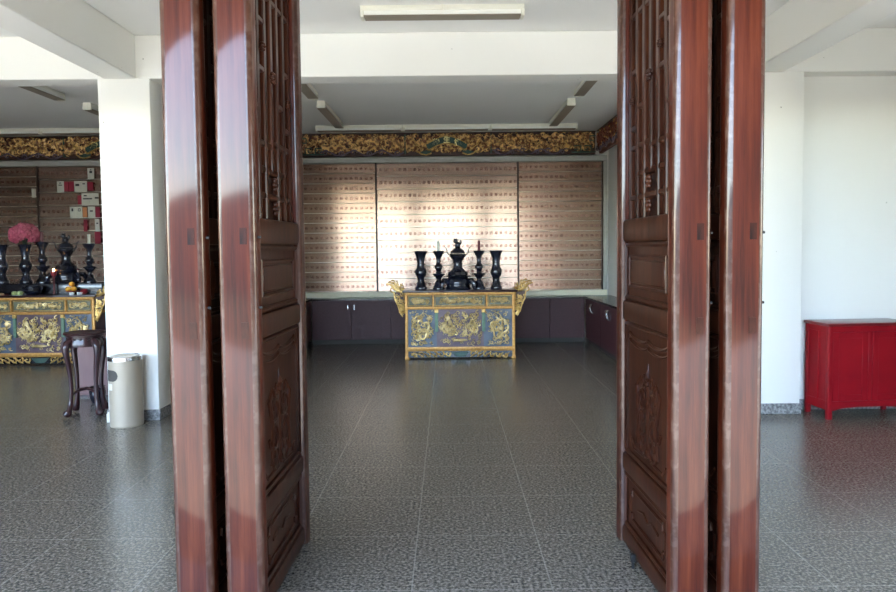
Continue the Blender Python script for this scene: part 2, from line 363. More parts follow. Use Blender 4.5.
# ================================================================== carved folding door leaves
LT, LD, LH = 0.165, 0.91, 3.20       # thickness (x), width (y), top
def door_proto(name, label):
    t = thing(name, (0, 0, 0), label, 'door', 'carved folding door leaves')
    b = MB().box(0, LT, 0, 0.095, 0.03, LH, 0.026, 4, bevmat=1, axis=2); b.build('stile', ['wood_red', 'wood_worn'], t)
    b = MB().box(0, LT, LD - 0.095, LD, 0.03, LH, 0.026, 4, bevmat=1, axis=2); b.build('stile', ['wood_red', 'wood_worn'], t)
    y0, y1 = 0.094, LD - 0.094
    for z0, z1 in ((0.03, 0.125), (0.43, 0.53), (1.25, 1.36), (1.67, 1.79), (3.06, 3.20)):
        MB().box(0.014, LT - 0.014, y0, y1, z0, z1, 0.016, 2, axis=1).build('rail', ['wood_brown'], t)
    # solid panels
    def frame_path(x, ya, yb, za, zb, notch=0.0):
        if not notch: return [(x, ya, za), (x, yb, za), (x, yb, zb), (x, ya, zb), (x, ya, za)]
        k = notch
        return [(x, ya + k, za), (x, yb - k, za), (x, yb - k, za + k), (x, yb, za + k), (x, yb, zb - k), (x, yb - k, zb - k), (x, yb - k, zb), (x, ya + k, zb), (x, ya + k, zb - k), (x, ya, zb - k), (x, ya, za + k), (x, ya + k, za + k), (x, ya + k, za)]
    fx = (0.040, LT - 0.040)
    for nm, z0, z1 in (('lower_panel', 0.125, 0.43), ('carved_panel', 0.53, 1.25), ('waist_panel', 1.36, 1.67)):
        p = MB().box(fx[0], fx[1], y0 - 0.005, y1 + 0.005, z0 - 0.005, z1 + 0.005).build(nm, ['wood_brown'], t)
        m = MB(); c = MB()
        for sx, x in ((-1, fx[0]), (1, fx[1])):
            def w(y, z, l=0.001): return (x + sx * l, y, z)
            # mitred moulding against stiles and rails
            e = 0.016
            m.tube(frame_path(x + sx * 0.006, y0 + e, y1 - e, z0 + e, z1 - e), 0.014, 6)
            if nm == 'waist_panel':
                m.tube(frame_path(x + sx * 0.004, y0 + 0.09, y1 - 0.07, z0 + 0.075, z1 - 0.075), 0.010, 6)
                c.box(min(x, x + sx * 0.012), max(x, x + sx * 0.012), y0 + 0.11, y1 - 0.09, z0 + 0.095, z1 - 0.095, 0.005, 1)
            elif nm == 'lower_panel':
                m.tube(frame_path(x + sx * 0.003, y0 + 0.09, y1 - 0.09, z0 + 0.07, z1 - 0.07, 0.035), 0.008, 6)
                c.tube([w(y0 + 0.2, z0 + 0.15), w(y0 + 0.3, z0 + 0.17), w((y0 + y1) / 2, z0 + 0.14), w(y1 - 0.3, z0 + 0.17), w(y1 - 0.2, z0 + 0.15)], 0.007, 6)
            else:
                ym = (y0 + y1) / 2
                for dz, rr in ((0.0, 0.010), (-0.035, 0.007)):
                    pts = []
                    for i in range(41):
                        u = i / 40; s3 = abs(math.sin(u * 2 * PI)) ** 0.7 + 0.5 * math.sin(u * PI)
                        pts.append(w(y0 + 0.06 + u * (y1 - y0 - 0.12), z1 - 0.06 + dz - 0.022 * s3, 0.002))
                    c.tube(pts, rr, 6)
                # central vase spray
                c.tube([w(ym, z0 + 0.07), w(ym, z1 - 0.24)], 0.008, 6)
                c.lathe([(0.002, 0), (0.018, 0.012), (0.010, 0.03), (0.024, 0.05), (0.006, 0.085), (0.001, 0.12)], w(ym, z1 - 0.30), 10)
                for sy in (-1, 1):
                    for zz, rr, aa in ((z1 - 0.27, 0.05, 0), (z1 - 0.36, 0.075, 0.3), (z0 + 0.24, 0.09, 0.1), (z0 + 0.13, 0.07, 0.4)):
                        sp = [w(ym + sy * (rr * 1.15 + q[0]), zz + q[2]) for q in spiral(0, 0, 0, rr, 1.15, PI * (1 if sy > 0 else 0) + aa * sy, sy, 16)]
                        c.tube(sp, [0.009 - 0.004 * i / 15 for i in range(16)], 6)
                    c.tube([w(ym + sy * 0.04, z0 + 0.06), w(ym + sy * 0.22, z0 + 0.055), w(ym + sy * 0.27, z0 + 0.10)], 0.008, 6)
                    c.tube([w(ym + sy * 0.16, z0 + 0.10), w(ym + sy * 0.13, z0 + 0.25), w(ym + sy * 0.18, z0 + 0.40), w(ym + sy * 0.12, z0 + 0.46)], [0.012, 0.016, 0.012, 0.004], 6)
        m.build('moulding', ['wood_brown'], p); c.build('carving', ['wood_brown'], p)
    # lattice above the waist
    xm = LT / 2
    L = MB()
    L.box(xm - 0.012, xm + 0.012, y0 - 0.004, y1 + 0.004, 1.785, 3.065)
    def vb(y, z0, z1, w=0.046, d=0.042): L.box(xm - d, xm + d, y - w / 2, y + w / 2, z0, z1, 0.006, 1, axis=2)
    def hb(z, ya, yb, w=0.030, d=0.040): L.box(xm - d, xm + d, ya, yb, z - w / 2, z + w / 2, 0.006, 1, axis=1)
    ys = [y0 + (y1 - y0) * k for k in (0.045, 0.20, 0.355, 0.5, 0.645, 0.80, 0.955)]
    for i, y in enumerate(ys):
        vb(y, 1.79 if i in (0, 6) else (1.90 if i in (1, 5) else 2.02), 3.06)
    vb(ys[2], 1.90, 2.02); vb(ys[4], 1.90, 2.02)
    for i in (1, 2, 4, 5): vb(ys[i], 1.79, 1.90)
    hb(1.90, ys[0], ys[6]); hb(2.02, ys[1], ys[5]); hb(2.14, ys[0], ys[3]); hb(2.16, ys[3], ys[6]); hb(2.84, ys[0], ys[6]); hb(2.955, ys[0], ys[6])
    for k, (i, z) in enumerate(((0, 2.30), (1, 2.48), (4, 2.36), (5, 2.55), (0, 2.66), (5, 2.26), (1, 2.70))):
        hb(z, ys[i], ys[i + 1])
    lat = L.build('lattice', ['wood_brown'], t)
    for sx in (-1, 1):
        X = xm + sx * 0.046
        for yc, zc, rr in ((ys[3], 1.96, 0.030), (ys[3], 1.845, 0.030), (ys[3], 2.47, 0.026), (ys[1] + 0.055, 2.575, 0.018), (ys[5] + 0.055, 2.40, 0.018)):
            F = MB()
            for k in range(6):
                a = k * PI / 3
                F.ball((X, yc + rr * 0.8 * math.cos(a), zc + rr * 0.8 * math.sin(a)), (0.012, rr * 0.45, rr * 0.45), 8, 5)
            F.ball((X + sx * 0.004, yc, zc), (0.014, rr * 0.45, rr * 0.45), 8, 5)
            F.build('rosette', ['wood_brown'], lat)
    for z in (1.705, 1.305):
        MB().box(LT * 0.60, LT * 0.78, -0.002, 0.012, z - 0.035, z + 0.035).build('tenon_plug', ['plug'], t)
    for z in (1.70, 1.40):
        MB().tube([(LT, 0.035, z), (LT + 0.014, 0.035, z)], 0.006, 8).build('hinge_pin', ['iron'], t)
    return t
leaf_b = door_proto('door_leaf', 'carved lattice door leaf opened inward, inner leaf on the flower vase side, nearest the white pillar with bin, facing the passage')
leaf_b.location = (-0.975, 2.96, 0); leaf_b.rotation_euler.z = R(-1.7)
leaf_b['label'] = 'carved brown door leaf left of the passage, its panelled face toward the altar table'
leaf_a = copy_tree(leaf_b, 'red brown door leaf edge beside the beige bin, folded behind the left passage leaf', (-1.195, 2.96, 0), R(-1.7))
leaf_c = copy_tree(leaf_b, 'carved brown door leaf right of the passage, with a small floor bolt under it', (0.955, 2.96, 0), R(1.7))
leaf_d = copy_tree(leaf_b, 'red brown door leaf edge nearest the red cabinet, folded behind the right passage leaf', (1.178, 2.96, 0), R(1.7))
bo = MB().tube([(-0.006, 0.55, 0.0), (-0.006, 0.55, 0.06)], 0.008, 8); bo.box(-0.018, 0.004, 0.535, 0.565, 0.034, 0.075, 0.003, 1)
bo.build('floor_bolt', ['iron'], leaf_c)

# ================================================================== wall of memorial tablets
def tablet_bank(x0, x1, rows, z0, z1, m, label, lipless=False):
    t = thing('memorial_tablet_panel', ((x0 + x1) / 2, 12.5, z0), label, 'memorial panel', 'memorial tablet panels')
    w = x1 - x0; p = (z1 - z0) / rows
    a = MB().box(-w / 2, w / 2, 0, 0.03, -p / 2 + 0.006, p / 2 - 0.004, 0.002, 1).build('tablet_row', [m], t, (0, 0, p / 2))
    a.rotation_euler.x = R(-1.0)
    l = MB().box(-w / 2, w / 2, -0.016, 0.004, -p / 2 - 0.002, -p / 2 + 0.006, 0.002, 1).build('ledge', ['lip'], a)
    for k in range(1, rows):
        c = a.copy(); COL.objects.link(c); c.parent = t; c.location = (0, 0, p * (k + 0.5))
        c.rotation_euler.x = R(-1.0 + random.uniform(-0.5, 0.5))
        q = l.copy(); COL.objects.link(q); q.parent = c
    return t
ZB, ZT = 0.905, 3.175
def tablet_wall(xc, side, names, mirror_end):
    """one bay: three banks, dividing posts and pale surround"""
    tablet_bank(xc - 1.245, xc + 1.245, 10, ZB, ZT, 'tablet', names[0])
    if 'l' in side: tablet_bank(xc - 2.72, xc - 1.275, 13, ZB, ZT, 'tablet_side', names[1])
    if 'r' in side: tablet_bank(xc + 1.275, xc + 2.74, 13, ZB, ZT, 'tablet_side', names[2])
tablet_wall(0.0, 'lr', ['large copper tablet panel directly behind the central altar table', 'narrow copper tablet panel left of the central one, by the left passage door leaf', 'narrow copper tablet panel right of the central one, by the right wall'], True)
tablet_wall(-6.0, 'l', ['dim copper tablet panel hung with red and white paper tags', 'dim copper tablet panel behind the pink flowers', ''], False)
def surround(name, xc, xa, xb, label):
    t = thing(name, (xc, 12.5, 0), label, 'frame', 'tablet surrounds')
    MB().box(xa, xb, -0.05, 0.12, 3.18, 3.275, 0.006, 1).build('head_rail', ['frame_pale'], t)
    MB().box(xa, xb, -0.09, 0.12, 0.802, 0.90, 0.006, 1).build('ledge_rail', ['sill_cream'], t)
    MB().box(xa, xa + 0.06, -0.05, 0.119, 0.90, 3.18, 0.004, 1).build('side_rail', ['frame_pale'], t)
    MB().box(xb - 0.06, xb, -0.05, 0.119, 0.90, 3.18, 0.004, 1).build('side_rail', ['frame_pale'], t)
    for x in (-1.26, 1.26):
        MB().box(x - 0.0145, x + 0.0145, -0.03, 0.10, 0.901, 3.179, 0.003, 1).build('post', ['post'], t)
    MB().box(xb - 0.085, xb - 0.061, -0.03, 0.10, 0.901, 3.179, 0.003, 1).build('post', ['post'], t)
surround('tablet_surround', 0.0, -2.82, 2.83, 'pale grey surround with dark posts framing the bright tablet panels')
surround('tablet_surround', -6.0, -2.82, 2.83, 'pale grey surround with dark posts framing the dim tablet panels')

# ================================================================== carved gilt friezes
def carve_mass(m, x0, x1, z0, z1, n, rmin, rmax, y=0.0, thick=0.5, depth=0.05):
    for _ in range(n):
        r = random.uniform(rmin, rmax); cx = random.uniform(x0 + r, x1 - r); cz = random.uniform(z0 + r * 0.8, z1 - r * 0.8)
        pts = spiral(cx, cz, y - random.uniform(0.0, depth), r, random.uniform(0.5, 1.2), random.uniform(0, 6.28), random.choice((-1, 1)), 9, 0.012)
        k = r * thick * random.uniform(0.35, 0.6)
        m.tube(pts, [k * (0.45 + 0.75 * math.sin(PI * (i + 1) / 10)) for i in range(9)], 5)
def frieze_parts(t, w, dens, mats=('frieze_back', 'gold_frieze'), banner=False):
    h = 0.42
    MB().box(-w / 2, w / 2, -0.01, 0.05, 0.02, h, 0.004, 1).build('backboard', [mats[0]], t)
    MB().box(-w / 2, w / 2, -0.06, 0.05, h - 0.014, h, 0.004, 1).build('cornice', ['frieze_back'], t)
    g = MB(); carve_mass(g, -w / 2 + 0.02, w / 2 - 0.02, 0.06, h - 0.012, dens, 0.028, 0.06, -0.02)
    g.build('gilt_carving', [mats[1]], t)
    s = MB()
    def wave(xa, xb, d):
        s.mi = 0
        n = max(2, int(round(abs(xb - xa) / 0.50))); L = (xb - xa) / n
        for i in range(n):
            a = xa + i * L; pts = []
            for k in range(17):
                u = k / 16; pts.append((a + u * L, -0.085, 0.062 + 0.045 * math.sin(u * 2 * PI + d)))
            s.tube(pts, 0.013, 6)
            sp = spiral(a + L * 0.2, 0.075, -0.085, 0.055, 1.2, 0.4, 1, 14); s.tube(sp, [0.014 - 0.0006 * q for q in range(14)], 6)
            sp = spiral(a + L * 0.78, 0.055, -0.085, 0.05, 1.2, 3.4, -1, 14); s.tube(sp, [0.014 - 0.0006 * q for q in range(14)], 6)
    e = 0.78 if banner else 0.0
    if banner:
        wave(-w / 2 + 0.35, -e, 0.3); s.build('cloud_scroll', ['scroll_dark'], t)
        s = MB(); wave(e, w / 2 - 0.5, 2.0); s.build('cloud_scroll', ['scroll_dark'], t)
        for x in (-e + 0.02, e - 0.02):
            MB().box(x - 0.012, x + 0.012, -0.075, -0.01, 0.05, h - 0.03, 0.003, 1).build('divider', ['green'], t)
    else:
        wave(-w / 2 + 0.1, w / 2 - 0.1, 0.3)
        s.build('cloud_scroll', ['scroll_dark'], t)
    return t
def fret(t, x, d):
    k = MB(); y = -0.085
    k.tube([(x, y, 0.05), (x - d * 0.42, y, 0.05)], 0.014, 6)
    for o in (0.06, 0.24):
        k.tube([(x - d * (o + 0.02), y, 0.06), (x - d * (o + 0.02), y, 0.16), (x - d * (o + 0.13), y, 0.16), (x - d * (o + 0.13), y, 0.095), (x - d * (o + 0.075), y, 0.095), (x - d * (o + 0.075), y, 0.125)], 0.012, 6)
    k.tube([(x, y, 0.33), (x - d * 0.10, y, 0.33), (x - d * 0.10, y, 0.25), (x - d * 0.03, y, 0.25)], 0.014, 6)
    k.build('corner_fret', ['green'], t)
def banner(t, xs=0.0):
    """curved green ribbon with three gold characters"""
    B = MB(); E = MB(); n = 20
    top = [(xs - 0.33 + 0.66 * i / n, 0.225 + 0.12 * math.sin(PI * i / n)) for i in range(n + 1)]
    bot = [(x, z - 0.125) for x, z in top]
    B.prism(top + bot[::-1], -0.115, -0.095)
    for sg in (-1, 1):
        B.prism([(xs + sg * 0.30, 0.20), (xs + sg * 0.36, 0.215), (xs + sg * 0.34, 0.11), (xs + sg * 0.48, 0.07), (xs + sg * 0.36, 0.025), (xs + sg * 0.27, 0.07)][::sg], -0.108, -0.09)
        E.tube([(xs + sg * 0.52, -0.11, 0.085), (xs + sg * 0.45, -0.112, 0.035), (xs + sg * 0.36, -0.112, 0.02), (xs + sg * 0.27, -0.112, 0.05)], 0.014, 6)
        E.tube([(xs + sg * 0.28, -0.116, 0.10), (xs + sg * 0.33, -0.116, 0.105), (xs + sg * 0.35, -0.116, 0.14)], [0.005, 0.02, 0.008], 6)
        E.tube([(xs + sg * 0.47, -0.09, 0.15), (xs + sg * 0.52, -0.09, 0.19), (xs + sg * 0.60, -0.09, 0.30)], 0.010, 6)
    E.tube([(x, -0.11, z) for x, z in top], 0.011, 6); E.tube([(x, -0.11, z) for x, z in bot], 0.011, 6)
    bo = B.build('ribbon', ['green'], t); E.build('ribbon_edge', ['gold_leaf'], bo)
    for i, (x, z) in enumerate(((-0.195, 0.232), (0.0, 0.275), (0.195, 0.232))):
        cu = bpy.data.curves.new('glyph', 'FONT'); cu.body = '\u5802\u751f\u5f80'[i]; cu.size = 0.125; cu.extrude = 0.006
        cu.align_x = 'CENTER'; cu.align_y = 'CENTER'; cu.offset = 0.0045
        tmp = bpy.data.objects.new('glyph', cu); COL.objects.link(tmp)
        me = bpy.data.meshes.new_from_object(tmp.evaluated_get(bpy.context.evaluated_depsgraph_get()))
        bpy.data.objects.remove(tmp); bpy.data.curves.remove(cu)
        me.materials.clear(); me.materials.append(MT['char_gold'])
        g = bpy.data.objects.new('character', me); COL.objects.link(g); g.parent = bo
        g.location = (xs + x, -0.122, z); g.rotation_euler = (PI / 2, (0.22, 0, -0.22)[i], 0)
ZF = 3.285
t = thing('carved_frieze', (0.025, 12.53, ZF), 'gilt carved frieze with a green ribbon of gold characters, above the bright tablet panels', 'frieze', 'carved friezes')
frieze_parts(t, 5.22, 1300, banner=True); banner(t, -0.02); fret(t, 2.6, 1); fret(t, -2.6, -1)
t = thing('carved_frieze', (-6.0, 12.53, ZF), 'reddish gilt frieze above the dim tablet panels behind the pink flowers', 'frieze', 'carved friezes')
frieze_parts(t, 5.5, 1300, banner=True); banner(t, 0.0); fret(t, 2.6, 1); fret(t, -2.6, -1)
t = thing('carved_frieze', (2.70, 11.2, ZF), 'dark red carved frieze running along the right wall of the central room', 'frieze', 'carved friezes', PI * 1.5)
t.rotation_euler.z = -PI / 2
frieze_parts(t, 2.5, 220, ('frieze_red', 'frieze_red'))
m = MB()
for _ in range(28):
    m.ball((random.uniform(-1.2, 1.2), -0.085, random.uniform(0.08, 0.36)), (random.uniform(0.01, 0.022), 0.012, random.uniform(0.01, 0.018)), 8, 5)
m.build('gilt_dots', ['gold_leaf'], t)
t = thing('carved_frieze', (-2.63, 11.2, ZF), 'dark red carved frieze along the left wall, mostly behind the left door leaf', 'frieze', 'carved friezes', PI / 2)
frieze_parts(t, 2.5, 220, ('frieze_red', 'frieze_red'))

# ================================================================== low cupboards and worktops
def cupboard(x, y, rz, w, label, doors, handle):
    """front faces local -y; depth 0.46"""
    t = thing('low_cupboard', (x, y, 0), label, 'cupboard', 'aubergine low cupboards', rz)
    MB().box(-w / 2 + 0.001, w / 2 - 0.001, 0.018, 0.46, 0.08, 0.765).build('carcass', ['cupboard'], t)
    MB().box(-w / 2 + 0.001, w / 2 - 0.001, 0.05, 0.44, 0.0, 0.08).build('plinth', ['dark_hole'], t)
    dw = w / doors
    for k in range(doors):
        d = MB().box(-w / 2 + k * dw + 0.004, -w / 2 + (k + 1) * dw - 0.004, 0, 0.018, 0.085, 0.76, 0.002, 1).build('door', ['cupboard'], t)
        sx = 1 if (k % 2 == 0) else -1
        hx = -w / 2 + (k + 0.5) * dw + sx * (dw / 2 - 0.055)
        if handle == 'bar': MB().tube([(hx, 0.0, 0.60), (hx, -0.022, 0.61), (hx, -0.022, 0.69), (hx, 0.0, 0.70)], 0.006, 6).build('handle', ['steel'], d)
        else:
            hx = -w / 2 + (k + 0.5) * dw
            MB().tube([(hx - 0.03, 0.0, 0.70), (hx - 0.03, -0.03, 0.69), (hx, -0.04, 0.655), (hx, -0.035, 0.60), (hx, -0.004, 0.57)], [0.02, 0.024, 0.024, 0.022, 0.018], 8).build('handle', ['steel'], d)
    return t
cupboard(-1.69, 12.15, 0, 1.38, 'aubergine two-door cupboard left of the central altar table, under the tablets', 2, 'bar')
cupboard(-0.31, 12.15, 0, 1.38, 'aubergine cupboard directly behind the central altar table', 2, 'bar')
cupboard(1.075, 12.15, 0, 1.38, 'aubergine cupboard behind the right end of the central altar table', 2, 'bar')
cupboard(2.07, 12.15, 0, 0.61, 'narrow single-door aubergine cupboard in the right back corner', 1, 'bar')
cupboard(2.39, 10.95, -PI / 2, 2.36, 'dark cupboard run with chrome arch handles along the right wall', 2, 'arch')
cupboard(-2.39, 10.95, PI / 2, 2.36, 'dark cupboard run along the left wall, beside the left door leaf', 2, 'arch')
tag(MB().box(-2.385, 2.385, 12.13, 12.41, 0.767, 0.80, 0.004, 1).build('worktop', ['worktop']), 'long dark worktop under the bright tablet panels, behind the central altar table', 'worktop', 'dark worktops')
tag(MB().box(2.387, 2.895, 9.75, 12.41, 0.767, 0.80, 0.004, 1).build('worktop', ['worktop']), 'dark worktop along the right wall above the chrome handled cupboards', 'worktop', 'dark worktops')
tag(MB().box(-2.855, -2.387, 9.75, 12.41, 0.767, 0.80, 0.004, 1).build('worktop', ['worktop']), 'dark worktop along the left wall, seen past the left door leaf', 'worktop', 'dark worktops')
for x in (-7.69, -6.0, -4.31):
    cupboard(x, 12.15, 0, 1.68, {-7.69: 'dark cupboard behind the left end of the altar with pink flowers', -6.0: 'dark cupboard behind the middle of the altar with pink flowers', -4.31: 'dark cupboard between the altar with oranges and the left pillar'}[x], 2, 'bar')
tag(MB().box(-8.55, -3.45, 12.13, 12.41, 0.767, 0.80, 0.004, 1).build('worktop', ['worktop']), 'dark worktop behind the altar with pink flowers', 'worktop', 'dark worktops')

# ================================================================== altar table
def dragon(m, cx, cz, sx, sz, y, ph, d, rad=0.016):
    pts = []; n = 110
    for i in range(n):
        u = i / (n - 1)
        a = ph + d * u * 2 * PI * 1.7
        k = 1.0 - 0.75 * u + 0.16 * math.sin(u * 38)
        pts.append((cx + sx * k * math.cos(a), y - 0.010 - 0.010 * u - 0.005 * math.sin(u * 38), cz + sz * k * math.sin(a)))
    m.tube(pts, [rad * (0.35 + 0.75 * min(1, i / 24)) for i in range(n)], 7)
    e = Vector(pts[-1])
    m.ball(e, (rad * 2.0, rad * 1.5, rad * 1.6), 8, 6)
    for q in (-1, 1):
        m.tube([e, e + Vector((q * 0.03, -0.01, 0.035)), e + Vector((q * 0.06, -0.008, 0.03))], [0.007, 0.006, 0.003], 5)
    for i in range(6, n - 4, 7):
        p = Vector(pts[i]); q = Vector(pts[i + 1]) - p; nrm = Vector((-q.z, 0, q.x)).normalized()
        m.tube([p, p + nrm * rad * 2.2, p + nrm * rad * 2.6 + q * 1.2], [rad * 0.5, rad * 0.42, rad * 0.15], 5)
        m.tube([p, p - nrm * rad * 1.9], [rad * 0.5, rad * 0.12], 5)
def make_altar(loc, label):
    t = thing('altar_table', loc, label, 'altar table', 'carved altar tables')
    hw, dp = 0.82, 0.29
    MB().box(-0.86, 0.86, -dp - 0.03, dp + 0.03, 0.972, 1.0, 0.006, 2).build('tabletop', ['wood_dark'], t)
    f = MB()
    f.box(-hw, hw, -dp - 0.012, dp + 0.012, 0.93, 0.972, 0.008, 2, axis=0)
    f.box(-hw, hw, -dp - 0.004, dp + 0.004, 0.725, 0.765, 0.006, 2, axis=0)
    f.box(-hw, hw, -dp - 0.004, dp + 0.004, 0.118, 0.178, 0.006, 2, axis=0)
    f.box(-0.415, -0.385, -dp, -dp + 0.05, 0.765, 0.93, 0.004, 1); f.box(0.385, 0.415, -dp, -dp + 0.05, 0.765, 0.93, 0.004, 1)
    for z in (0.951, 0.745, 0.148):
        for i in range(64): f.ball((-hw + 0.025 + i * 0.0247, -dp - 0.013, z), (0.009, 0.006, 0.009), 6, 4)
    f.build('frame', ['gold_paint'], t)
    for sx in (-1, 1):
        for sy in (-1, 1):
            x = sx * (hw - 0.02)
            l = MB().box(x - 0.022, x + 0.022, sy * (dp - 0.02) - 0.022, sy * (dp - 0.02) + 0.022, 0.0, 0.93, 0.006, 2, axis=2)
            l.box(x - 0.030, x + 0.030, sy * (dp - 0.02) - 0.028, sy * (dp - 0.02) + 0.028, 0.0, 0.04, 0.008, 2)
            l.build('leg', ['gold_paint'], t)
    for xa, xb in ((-0.775, -0.42), (-0.38, 0.38), (0.42, 0.775)):
        d = MB().box(xa, xb, -dp + 0.018, -dp + 0.05, 0.768, 0.928).build('drawer', ['olive'], t)
        r = MB(); r.tube([(xa + 0.012, -dp + 0.014, 0.78), (xb - 0.012, -dp + 0.014, 0.78), (xb - 0.012, -dp + 0.014, 0.916), (xa + 0.012, -dp + 0.014, 0.916), (xa + 0.012, -dp + 0.014, 0.78)], 0.008, 5)
        carve_mass(r, xa + 0.03, xb - 0.03, 0.80, 0.90, int((xb - xa) * 110), 0.016, 0.034, -dp + 0.018, 0.5, 0.012)
        r.build('gilt_carving', ['gold_pale'], d)
    # main front: side grounds slate blue, centre mauve
    for xa, xb, g in ((-0.785, -0.352, 'blue'), (-0.352, 0.352, 'mauve'), (0.352, 0.785, 'blue')):
        p = MB().box(xa, xb, -dp + 0.015, -dp + 0.04, 0.176, 0.727).build('front_panel', [g], t)
        m = MB(); y = -dp + 0.012; cx = (xa + xb) / 2
        if g == 'blue':
            dragon(m, cx, 0.46, 0.15, 0.19, y, 0.9 if cx < 0 else 2.2, 1 if cx < 0 else -1, 0.013)
            carve_mass(m, xa + 0.03, xb - 0.03, 0.20, 0.27, 16, 0.018, 0.035, y, 0.45, 0.01)
            carve_mass(m, cx - 0.18, cx + 0.18, 0.26, 0.67, 60, 0.02, 0.045, y, 0.5, 0.01)
            carve_mass(m, xa + 0.02, xb - 0.02, 0.66, 0.715, 7, 0.014, 0.022, y, 0.45, 0.01)
        else:
            for sg in (-1, 1):
                dragon(m, sg * 0.17, 0.47, 0.11, 0.14, y, 1.2 if sg < 0 else 1.9, sg, 0.012)
                for k in range(5):   # spread wing feathers
                    a = 1.0 + k * 0.26
                    m.tube([(sg * 0.20, y - 0.015, 0.40), (sg * (0.20 + 0.06 * math.cos(a)), y - 0.02, 0.40 + 0.08 * math.sin(a)), (sg * (0.20 + 0.13 * math.cos(a)), y - 0.012, 0.40 + 0.15 * math.sin(a))], [0.010, 0.009, 0.003], 5)
            m.ball((0.0, y - 0.02, 0.50), 0.028, 10, 7)
            m.ball((0.0, y - 0.012, 0.275), (0.12, 0.018, 0.022), 10, 6)
            carve_mass(m, -0.31, 0.31, 0.55, 0.71, 45, 0.02, 0.045, y, 0.45, 0.012)
            carve_mass(m, -0.32, 0.32, 0.20, 0.33, 26, 0.018, 0.04, y, 0.4, 0.012)
            carve_mass(m, -0.33, 0.33, 0.30, 0.58, 75, 0.018, 0.04, y, 0.45, 0.012)
        m.build('gilt_carving', ['gold_pale'], p)
    for sg in (-1, 1):
        x = sg * 0.352
        pl = MB().box(x - 0.024, x + 0.024, -dp - 0.004, -dp + 0.02, 0.40, 0.70, 0.005, 1).build('pilaster', ['green_light'], t)
        MB().box(x - 0.03, x + 0.03, -dp - 0.010, -dp + 0.02, 0.675, 0.725, 0.006, 1).build('capital', ['gold_leaf'], pl)
        MB().box(sg * hw - 0.03 if sg > 0 else -hw + 0.012, sg * hw - 0.012 if sg > 0 else -hw + 0.03, -dp + 0.02, dp - 0.02, 0.178, 0.93).build('side_panel', ['mauve'], t)
    MB().box(-hw + 0.03, hw - 0.03, dp - 0.03, dp - 0.012, 0.178, 0.93).build('back_panel', ['wood_dark'], t)
    a = MB().box(-hw + 0.04, hw - 0.04, -dp + 0.01, -dp + 0.03, 0.025, 0.12).build('apron', ['black'], t)
    for sg in (-1, 1):
        m = MB()
        for k in range(6):
            sp = spiral(sg * (0.19 + k * 0.098), 0.075 - 0.004 * k, -dp + 0.006, 0.046, 1.0, 0.6 + k * 0.5, sg, 14)
            m.tube(sp, [0.014 - 0.0006 * i for i in range(14)], 6)
            m.tube([(sg * (0.15 + k * 0.098), -dp + 0.004, 0.03), (sg * (0.20 + k * 0.098), -dp + 0.0, 0.055), (sg * (0.25 + k * 0.098), -dp + 0.004, 0.09)], [0.006, 0.013, 0.006], 6)
        m.build('gilt_carving', ['gold_leaf'], a)
    MB().prism([(-0.13, 0.105), (0.13, 0.105), (0.08, 0.05), (0.05, 0.035), (-0.05, 0.035), (-0.08, 0.05)], -dp - 0.004, -dp + 0.012).build('apron_boss', ['green'], a)
    # upswept ends and hanging brackets
    for sg in (-1, 1):
        for yy in (-dp + 0.012, dp - 0.012):
            w = MB()
            w.tube([(sg * 0.84, yy, 0.985), (sg * 0.90, yy, 0.995), (sg * 0.965, yy, 1.03), (sg * 1.02, yy, 1.085), (sg * 1.09, yy, 1.105)], [0.02, 0.022, 0.022, 0.018, 0.008], 7)
            for cx, cz, r, a0 in ((0.955, 1.055, 0.045, 2.6), (1.00, 1.02, 0.04, 4.6), (0.90, 1.025, 0.032, 1.0), (1.035, 1.105, 0.032, 0.5), (0.99, 1.09, 0.03, 1.4)):
                w.tube(spiral(sg * cx, cz, yy - 0.01, r, 1.0, a0 if sg > 0 else PI - a0, sg, 14), [0.013 - 0.0006 * i for i in range(14)], 6)
            w.build('upswept_end', ['gold_leaf'], t)
            br = MB()
            br.tube([(sg * 0.985, yy, 0.985), (sg * 0.97, yy, 0.88), (sg * 0.93, yy, 0.80), (sg * 0.90, yy, 0.70), (sg * 0.855, yy, 0.62)], [0.013, 0.013, 0.012, 0.012, 0.007], 6)
            br.mi = 1
            br.prism([(sg * 0.842, 0.98), (sg * 0.975, 0.98), (sg * 0.955, 0.88), (sg * 0.92, 0.80), (sg * 0.89, 0.70), (sg * 0.845, 0.63)][::sg], yy - 0.004, yy + 0.004)
            br.mi = 0
            for k in range(34):
                u = random.random(); cz = 0.65 + 0.31 * u; wd = 0.02 + 0.10 * u
                cx = 0.85 + random.uniform(0, wd)
                br.tube(spiral(sg * cx, cz, yy - 0.010, random.uniform(0.018, 0.032), 1.0, random.uniform(0, 6), sg, 10, 0.006), [0.009 - 0.0006 * i for i in range(10)], 5)
            br.build('scroll_bracket', ['gold_leaf', 'frieze_back'], t)
    return t
altar = make_altar((0.175, 10.71, 0), 'gilt carved altar table in the middle of the central room, holding only black vessels'); altar.scale.z = 1.03
copy_tree(altar, 'gilt carved altar table left of the white pillar, holding flowers and offerings', (-6.0, 10.5, 0))

